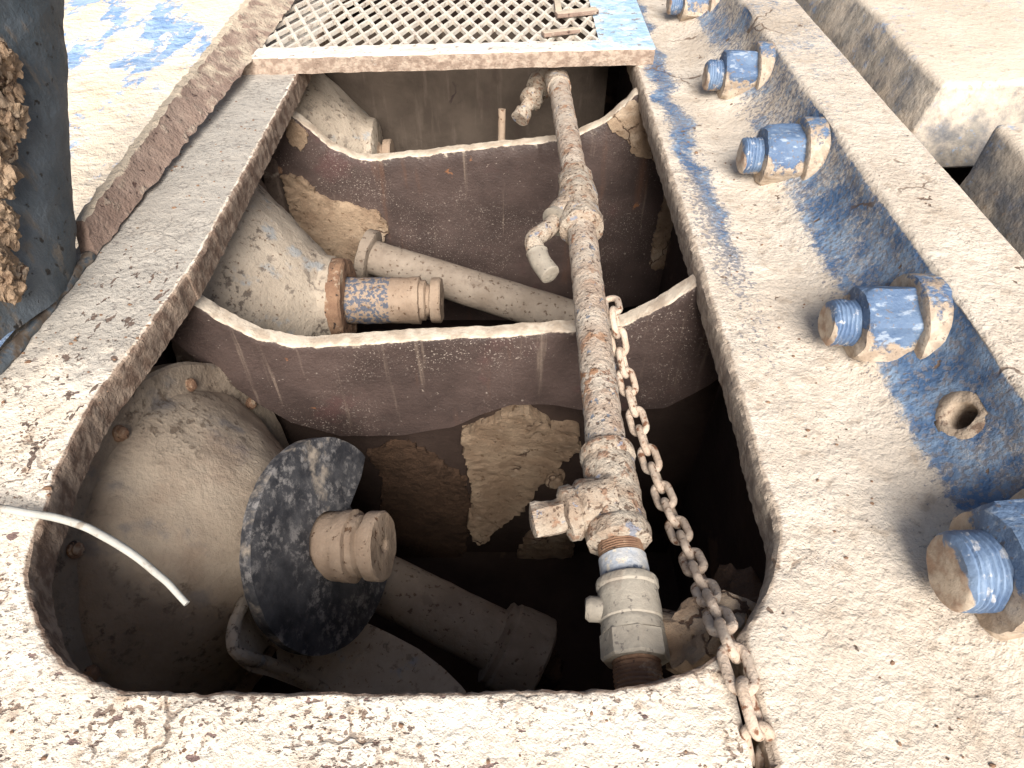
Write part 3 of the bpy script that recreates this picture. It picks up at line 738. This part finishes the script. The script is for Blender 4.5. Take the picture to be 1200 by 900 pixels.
# ------------------------------------------------------------------ water pipe along the opening
pz = lambda py: -.038+(py-158)/(800-158)*(-.037)
PX = [(655, 100), (667, 170), (676, 220), (684, 290), (697, 400), (710, 520), (716, 575), (727, 645), (733, 672), (741, 735), (747, 790), (752, 830)]
PP = [onz(x, y, pz(y)) for x, y in PX]
wpipe = thing('water_pipe', PP[6], 'scaly rusty pipe with tees and a grey union, running over both ribs', 'pipe')
R0 = .0236
def seg(name, a, b, prof_, mat, amp=.0012, n=40, attrs=None, flat=None, s=60):
    d = (b-a); L = d.length
    pr = densify([(h*L, r) for h, r in prof_], .005)
    vs, fs = lathe(pr, a, d, n, amp, s, flat)
    at = {k: [f(v, (v-a).dot(d)/L/L) for v in vs] for k, f in (attrs or {}).items()}
    return mk(name, vs, fs, M[mat], wpipe, attrs=at)
def along(py):
    # point of the pipe axis at this picture row
    for (a, pa), (b, pb) in zip(zip(PX, PP), zip(PX[1:], PP[1:])):
        if a[1] <= py <= b[1]: return pa.lerp(pb, (py-a[1])/(b[1]-a[1]))
seg('pipe_run', along(100), along(222), [(0, R0*.98), (1, R0)], 'pipe')
seg('pipe_run', along(262), along(535), [(0, R0), (.5, R0*1.03), (1, R0*1.04)], 'pipe', n=48)
# upper tee with bent spray nozzle
t0, t1 = along(208), along(272)
seg('tee', t0, t1, [(0, R0*1.12), (.02, R0*1.28), (.12, R0*1.30), (.2, R0*1.34), (.45, R0*1.5), (.75, R0*1.38), (.80, R0*1.55), (.97, R0*1.58), (1, R0*1.2)], 'fitting', .003)
zt = t0.lerp(t1, .5).z
c = t0.lerp(t1, .50); e = onz(652, 259, zt-.005); d = e-c
vs, fs = lathe(densify([(0, .030), (d.length*.85, .028), (d.length, .022)], .005), c, d, 32, .003, 50); mk('tee_branch', vs, fs, M['fitting'], wpipe)
vs, fs = lathe(densify([(-.012, .020), (-.010, .0255), (.004, .0265), (.006, .02)], .004), e, d, 32, .001, 60); mk('lock_ring', vs, fs, M['union'], wpipe)
npth = crom([e, onz(640, 270, zt-.006), onz(627, 279, zt-.008), onz(626, 287, zt-.012), onz(630, 297, zt-.02)], 6)
vs, fs = tube(npth, [.0155]*len(npth), 18); vs = rough_pts(vs, .001, 60); nz_ = mk('spray_nozzle', vs, fs, M['fitting'], wpipe)
npth = crom([onz(629, 295, zt-.018), onz(633, 306, zt-.024), onz(641, 317, zt-.03), onz(646, 323, zt-.032)], 6)
vs, fs = tube(npth, [.0175, .0185]+[.0175]*(len(npth)-4)+[.016, .010], 20); vs = rough_pts(vs, .001, 60); mk('nozzle_tip', vs, fs, M['union'], wpipe)
# lower tee
t0, t1 = along(527), along(640)
seg('tee', t0, t1, [(0, R0*1.15), (.01, R0*1.36), (.03, R0*1.43), (.11, R0*1.43), (.14, R0*1.30), (.3, R0*1.34), (.6, R0*1.38), (.80, R0*1.36), (.82, R0*1.46), (.86, R0*1.52), (.97, R0*1.52), (1, R0*1.2)], 'fitting', .0022, 56)
c = t0.lerp(t1, .58); e = onz(660, 603, c.z-.004); d = e-c
vs, fs = lathe(densify([(0, .038), (d.length*.60, .034), (d.length*.70, .029), (d.length*.75, .032), (d.length*.95, .032), (d.length*1.02, .024)], .005), c, d, 40, .003, 45); mk('tee_branch', vs, fs, M['fitting'], wpipe)
e2 = e+d.normalized()*.030
vs, fs = lathe(densify([(-.035, .020), (-.002, .021), (.0, .0215), (.006, .021), (.008, .014)], .004), e2, d, 8, .0025, 40); mk('plug', vs, fs, M['fitting'], wpipe)
# threads, nipple, union, lower threads
a, b = along(637), along(656); N = 7
pr = []
for k in range(N*2+1): pr.append((k/(N*2), R0*(1.06 if k % 2 else .98)))
seg('pipe_thread', a, b, pr, 'rust', .0006)
seg('nipple', along(654), along(686), [(0, R0*1.0), (.02, R0*1.10), (1, R0*1.12)], 'zinc', .0006, attrs={'dust': lambda v, t: t-.25})
def hexflat(k, ph):
    q = (ph % (PI/4))-PI/8; return .95/math.cos(q)
a, b, c_ = along(681), along(745), along(776)
seg('union_body', a, b, [(0, R0*1.1), (.005, R0*1.34), (.04, R0*1.40), (.16, R0*1.40), (.2, R0*1.33), (.26, R0*1.35), (.75, R0*1.36), (.78, R0*1.30), (.85, R0*1.36), (1, R0*1.36)], 'union', .0007, 56)
d = (c_-b); pr = [(0, R0*1.25), (.02, R0*1.40), (.9, R0*1.42), (1, R0*1.34), (1, R0*1.0)]
prd = [(h*d.length, r) for h, r in pr]; vs, fs = lathe(prd, b, d, 64, .0006, 60, hexflat); mk('union_nut', vs, fs, M['union'], wpipe, sharp=25)
kk = onz(708, 715, a.z); vs, fs = lathe([(0, .013), (.016, .013), (.020, .010)], a.lerp(b, .55)+Vector((-.026, 0, 0)), (-1, .1, .0), 20, .001, 60); mk('cam_lug', vs, fs, M['union'], wpipe)
a, b = along(774), along(828); pr = []
for k in range(21): pr.append((k/20, R0*(1.02 if k % 2 else .95)))
seg('pipe_thread', a, b, pr, 'rust', .0006)
# top elbow and little valve
e0 = along(104); top = onz(650, 88, -.05); left = onz(636, 95, -.075)
vs, fs = tube(crom([e0, e0.lerp(top, .6), top, top.lerp(left, .5)+Vector((0, .01, .004)), left], 6), [.027]*25, 24); vs = rough_pts(vs, .003, 50); mk('elbow', vs, fs, M['fitting'], wpipe)
l2 = onz(622, 118, -.10); d = l2-left
vs, fs = lathe(densify([(-.005, .024), (.008, .031), (.024, .031), (.028, .02), (.05, .019), (.052, .027), (.07, .027), (.074, .016), (d.length+.03, .015), (d.length+.036, .021), (d.length+.06, .020)], .006), left, d, 24, .003, 50); mk('valve', vs, fs, M['fitting'], wpipe)
vs, fs = lathe(densify([(-.05, .009), (.04, .009)], .01), onz(588, 148, -.16), (.02, .2, 1), 14, .001, 60)
st = mk('stud', vs, fs, M['shaft'], attrs={'blue': [-1]*len(vs)}); tag(st, 'thin upright stud behind the farther rib, left of the pipe elbow', 'stud')

# ------------------------------------------------------------------ chain
cp = [(716, 352, -.052), (720, 372, -.052), (727, 412, -.10), (738, 460, -.125), (752, 510, -.14), (774, 572, -.14), (800, 632, -.115), (826, 690, -.065), (848, 738, -.010), (862, 775, .009), (874, 812, .010), (884, 846, .006), (888, 868, -.008), (893, 890, -.032), (896, 910, -.07)]
cpath = crom([onz(x, y, z) for x, y, z in cp], 14)
pitch = .0322; wr = .0050
Ltot = sum((b-a).length for a, b in zip(cpath, cpath[1:]))
nl = int(Ltot/pitch)
def at_len(s):
    for a, b in zip(cpath, cpath[1:]):
        L = (b-a).length
        if s <= L: return a.lerp(b, s/L)
        s -= L
    return cpath[-1].copy()
chain = thing('steel_chain', cpath[-1], 'rusty link chain hanging from the nearer rib over the front right corner', 'chain')
def link_vf():
    w = .0098; hl = pitch/2+wr*.8-w; pts = []
    for i in range(14): ph = -PI/2+PI*i/13; pts.append(Vector((hl+w*math.cos(ph), w*math.sin(ph), 0)))
    for i in range(14): ph = PI/2+PI*i/13; pts.append(Vector((-hl+w*math.cos(ph), w*math.sin(ph), 0)))
    return tube(pts, wr, 12, True)
lvs, lfs = link_vf()
lm = None
for i in range(nl):
    p = at_len((i+.5)*pitch); d = (at_len((i+.9)*pitch)-at_len((i+.1)*pitch)).normalized()
    v = (C0-p).normalized(); side_ = d.cross(v).normalized(); up = side_.cross(d)
    ang = (.08 if i % 2 == 0 else PI/2-.12)+random.uniform(-.14, .14)
    yv = side_*math.cos(ang)+up*math.sin(ang); zv = d.cross(yv)
    mt = Matrix((d, yv, zv)).transposed()
    if lm is None:
        o = mk('link', lvs, lfs, M['chain'], origin=(0, 0, 0)); lm = o
    else:
        o = lm.copy(); COL.objects.link(o)
    o.parent = chain; o.matrix_local = Matrix.Translation(p-Vector(chain['_w'])) @ mt.to_4x4()

# ------------------------------------------------------------------ wire
wpth = crom([onz(-90, 575, .03), onz(-40, 585, .022), onz(0, 596, .016), onz(50, 603, .012), onz(100, 618, .012), onz(150, 645, .008), onz(190, 676, 0.0), onz(219, 707, -.012)], 10)
n = len(wpth)
wpth = [p+Vector((0, .0016*fbm(p*22, 1, 2), .0016*fbm(p*22+Vector((4, 4, 4)), 1, 2))) for p in wpth]
vs, fs = tube(wpth, [.0041*(1-.25*smooth01(i/n, .6, 1)) for i in range(n)], 14); w = mk('loose_wire', vs, fs, M['wire']); tag(w, 'stiff pale grey wire sticking out over the left corner of the opening', 'wire')

# ------------------------------------------------------------------ grating cover
cov = thing('grating_cover', (-.15, 1.56, 0), 'pale flaking cover with diamond mesh panel and bluish end, beyond the opening', 'grating cover')
zc = .036
yl = onz(290, 88, 0).y; yr = onz(752, 76, 0).y
def strip(name, x0, x1, y0f, y1f, z0, z1, mat, attrsf=None, n=90, m=10, amp=.0022):
    V = []; A = {'blue': [], 'edge': []}
    for i in range(n):
        x = x0+(x1-x0)*i/(n-1); ya, yb = y0f(x), y1f(x)
        col = [(ya+.01, z0), (ya, z0), (ya, z0+(z1-z0)*.33), (ya, z0+(z1-z0)*.66), (ya, z1-.004), (ya+.0015, z1-.001), (ya+.005, z1)]
        col += [(ya+.005+(yb-ya-.005)*k/m, z1) for k in range(1, m+1)]+[(yb, z0)]
        for k, (y, z) in enumerate(col):
            w = Vector((x, y, z)); w += Vector((0, amp*fbm(w*38, 1, 4), amp*.7*fbm(w*30+Vector((4, 4, 4)), 1, 4))); V.append(w)
            A['edge'].append(1.0 if k < 5 else 0); A['blue'].append((-.35+1.1*smooth01(x, .08, .24)) if k >= 5 else -.6)
    return mk(name, V, grid_faces(n, len(col), False, True), M[mat], cov, attrs=A)
yf = lambda x: yl+(yr-yl)*(x+.57)/(.30+.57)
yg = lambda x: yf(x)+.055
strip('front_strip', -.64, .315, yf, yg, .0, zc, 'cover')
strip('blue_panel', .195, .315, lambda x: yg(x)+.002, lambda x: 2.6, .012, zc-.002, 'cover', n=40, m=60)
strip('back_strip', -.62, .19, lambda x: 2.45, lambda x: 2.55, .0, zc, 'cover')
# diamond mesh as crossing strands, cut to the panel
gx0, gx1, gy0, gy1 = -.60, .193, None, 2.46
bars = []
sp = .0400; wdt = .0041; hgt = .0042
def clip(p, d):
    # parameter range of a line inside the panel
    t0, t1 = -9, 9
    for (o, dd, lo, hi) in ((p.x, d.x, gx0, gx1),):
        if abs(dd) > 1e-6:
            a, b = sorted(((lo-o)/dd, (hi-o)/dd)); t0 = max(t0, a); t1 = min(t1, b)
    def fy(t):
        q = p+d*t; return q.y-(yg(q.x)-.006)
    # near edge (slanted) and far edge
    a, b = (yg(0)-.006-p.y+0)/d.y, (gy1-p.y)/d.y
    k = (yr-yl)/.87
    tn = ((yg(0)-.006)+k*p.x-p.y)/(d.y-k*d.x)
    a, b = sorted((tn, b)); t0 = max(t0, a); t1 = min(t1, b)
    return t0, t1
for sgn in (1, -1):
    d = Vector((sgn*.42, 1, 0)).normalized()
    for i in range(-40, 60):
        p = Vector((gx0+i*sp, 1.9, zc-.006+(.0012 if sgn > 0 else 0)))
        t0, t1 = clip(p, d)
        if t1-t0 < .02: continue
        a, b = p+d*t0, p+d*t1; nseg = max(2, int((b-a).length/.03))
        pts = [a.lerp(b, k/nseg)+Vector((0, 0, .0015*fbm(a.lerp(b, k/nseg)*20, 1, 2))) for k in range(nseg+1)]
        s_ = Vector((d.y, -d.x, 0)); V = []
        for q in pts:
            ww = wdt*(1+.25*fbm(q*60, 1, 2))
            V += [q-s_*ww-Vector((0, 0, hgt)), q-s_*ww*.9+Vector((0, 0, hgt)), q+s_*ww*.9+Vector((0, 0, hgt)), q+s_*ww-Vector((0, 0, hgt))]
        fs = grid_faces(len(pts), 4, False, True); fs += [(0, 1, 2, 3), tuple(len(V)-4+k for k in range(4))]
        bars.append((V, fs))
V, fs = join(*bars); mk('mesh_panel', V, fs, M['mesh'], cov, sharp=30)
for (x0, y0, x1, y1, wv) in ((652, 17, 700, 12, .013), (652, 0, 655, 16, .008), (636, 40, 678, 35, .010)):
    a, b = onz(x0, y0, zc+.008), onz(x1, y1, zc+.008); d = (b-a); ang = math.atan2(d.y, d.x)
    vs, fs = box_vf((a+b)/2, d.length, wv*2, .010, Matrix.Rotation(ang, 3, 'Z'), .002); vs = rough_pts(vs, .002, 40); mk('welded_strap', vs, fs, M['bar'], cov)

# ------------------------------------------------------------------ brown bar and blue arm on the left, mud, sandy plate beyond
bfs = resample([onz(112, 300, .002), onz(280, 90, .03), onz(347, 0, .045), onz(385, -52, .05)], 110)
bts = resample([onx(101, 263, -.630), onx(198, 130, -.618), onx(297, 0, -.606), onx(336, -52, -.602)], 110)
n = 110; V = []
for i in range(n):
    f, tp = bfs[i], bts[i]
    th = Vector((-.020, 0, .002))
    for q in (f, f.lerp(tp, .2), f.lerp(tp, .4), f.lerp(tp, .6), f.lerp(tp, .8), f.lerp(tp, .95), tp+Vector((-.002, 0, .003)), tp+th*.3+Vector((0, 0, .003)), tp+th, f+th+Vector((0, 0, -.01))):
        V.append(q)
V = rough_pts(V, .0045, 55, 5)
nv = 10; fs = grid_faces(n, nv, False, True)+[tuple(range(nv)), tuple(range((n-1)*nv, n*nv))]
ba = mk('edge_bar', V, fs, M['bar']); tag(ba, 'flaking reddish brown steel bar running up the outer edge of the left rail', 'steel bar')
# arm: an inclined heavy plate standing on the left rail
arm = thing('blue_arm', (-.66, .70, 0), 'dark blue black shaded steel arm caked with mud, rising at the left edge', 'machine arm')
XP = -.632
foot = [onz(-180, 560), onz(-60, 475), onz(0, 437), onz(50, 373), onz(100, 312)]
sil = [(100, 312), (97, 250), (92, 180), (88, 100), (82, 0), (80, -35), (76, -70)]
right = [onx(x, y, XP) for x, y in sil]
left = [onx(x, y, XP) for x, y in [(-180, 560), (-180, 450), (-180, 350), (-180, 200), (-180, 100), (-180, 0), (-180, -50)]]
nr = 90; R_ = resample(right, nr); L_ = resample(left, nr); V = []; dust = []; m = 26
for i in range(nr):
    a, b = R_[i].copy(), L_[i].copy(); a.x = XP; b.x = XP
    row = []
    for k in range(m+1):
        t = k/m; q = a.lerp(b, t); bul = -.03*(1-min(1, t/.09))**2      # rounded right edge
        q.x += bul + .012*math.sin(min(1, t*2.4)*PI); row.append(q)
    row += [b+Vector((-.09, 0, 0)), a+Vector((-.09, .0, 0)), a+Vector((-.05, .002, 0))]
    for k, q in enumerate(row):
        V.append(q); t = k/m
        dust.append(1.0 if (t < .03 or k > m) else .55*smooth01(t, .30, .55)*smooth01(1.3-abs(i/nr-.2)*2, 0, 1)-.1+.25*(i/nr < .15))
V = rough_pts(V, .003, 20, 4); nv = m+4
fs = grid_faces(nr, nv, False, True)+[tuple(range(nv)), tuple(range((nr-1)*nv, nr*nv))]
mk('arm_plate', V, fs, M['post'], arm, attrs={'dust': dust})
fp = [Vector((XP+.006, p.y, .002)) for p in (onx(-60, 475, XP), onx(106, 322, XP+.02))]
for i in range(26):
    x = random.uniform(-30, 26)*(1 if i % 3 else .6); y = random.uniform(55, 335)
    if y < 190: x = min(x, 12)
    p = onx(x, y, XP+.012); r = random.uniform(.010, .024)
    vs, fs = lump(p, r*.85, i*3.1, .8, 4, (.55, 1, 1.15)); vs = rough_pts(vs, .003, 120); mk('mud_clump', vs, fs, M['mud'], arm)
# foot lip along the arm
fl = crom([onz(x, y, .004) for x, y in [(-60, 478), (0, 428), (40, 380), (78, 333), (104, 300)]], 8)
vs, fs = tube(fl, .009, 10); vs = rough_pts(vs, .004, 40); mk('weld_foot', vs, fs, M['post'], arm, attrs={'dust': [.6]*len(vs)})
# sandy plate beyond the bar
sub = 70; V = []
for i in range(sub+1):
    for j in range(sub+1):
        x = -3.2+(3.2-.67)*i/sub; y = .3+3.9*j/sub
        V.append(Vector((x, y, -.06+.012*fbm(Vector((x, y, 0))*3, 1, 4)+.004*fbm(Vector((x, y, 3))*14, 1, 4))))
spm = mk('sandy_plate', V, grid_faces(sub+1, sub+1), M['sandplate']); tag(spm, 'sunlit blue steel plate strewn with pale sand beyond the left bar', 'steel plate')
# loose grit on the plates
G = []
for i in range(420):
    if i % 3 == 0: x, y = random.uniform(.30, .44), random.uniform(.02, 1.6)
    elif i % 3 == 1: x, y = random.uniform(-.5, .19), random.uniform(.02, .20)
    else: x, y = random.uniform(-.625, -.48), random.uniform(.3, 1.4)
    r = random.uniform(.0008, .0022)*(1.6 if random.random() < .06 else 1)
    vs, fs = lump((x, y, r*.3), r, i*1.7, .5, 1, (random.uniform(.7, 1.6), 1, .6)); G.append((vs, fs))
vs, fs = join(*G); gr = mk('loose_grit', vs, fs, M['rust'], smooth=False); tag(gr, 'loose brown grit scattered over the plates around the opening', 'grit', kind='stuff')
# ground
sub = 40; V = []
for i in range(sub+1):
    for j in range(sub+1):
        x = -60+120*i/sub; y = -60+120*j/sub; V.append(Vector((x, y, -1.2+.05*fbm(Vector((x, y, 0))*.3, 1, 3))))
g = mk('ground', V, grid_faces(sub+1, sub+1), M['sand']); tag(g, kind='structure')

for o in list(bpy.data.objects):
    if '_w' in o: del o['_w']
# ------------------------------------------------------------------ light
W = bpy.data.worlds.new('World'); S.world = W; W.use_nodes = True
nt = W.node_tree; bg = nt.nodes['Background']; sky = nt.nodes.new('ShaderNodeTexSky'); sky.sky_type = 'NISHITA'; sky.sun_disc = False
EL, AZ = math.radians(40), math.radians(174)     # azimuth from +Y towards +X
sky.sun_elevation = EL; sky.sun_rotation = AZ; sky.air_density = 1.0; sky.dust_density = 6.0; sky.ozone_density = .6
nt.links.new(sky.outputs[0], bg.inputs[0]); bg.inputs[1].default_value = .068
sl = bpy.data.lights.new('sun', 'SUN'); sl.energy = 4.1; sl.angle = math.radians(34); sl.color = (1, .965, .92)
so = bpy.data.objects.new('sun', sl); COL.objects.link(so)
sd = Vector((math.sin(AZ)*math.cos(EL), math.cos(AZ)*math.cos(EL), math.sin(EL)))
so.rotation_euler = sd.to_track_quat('Z', 'Y').to_euler(); so.location = sd*5
vsx = S.view_settings; vsx.view_transform = 'Standard'; vsx.look = 'None'; vsx.exposure = .72; vsx.gamma = 1; vsx.use_curve_mapping = False
S.render.engine = 'CYCLES'
S.render.resolution_x = 1024; S.render.resolution_y = 768
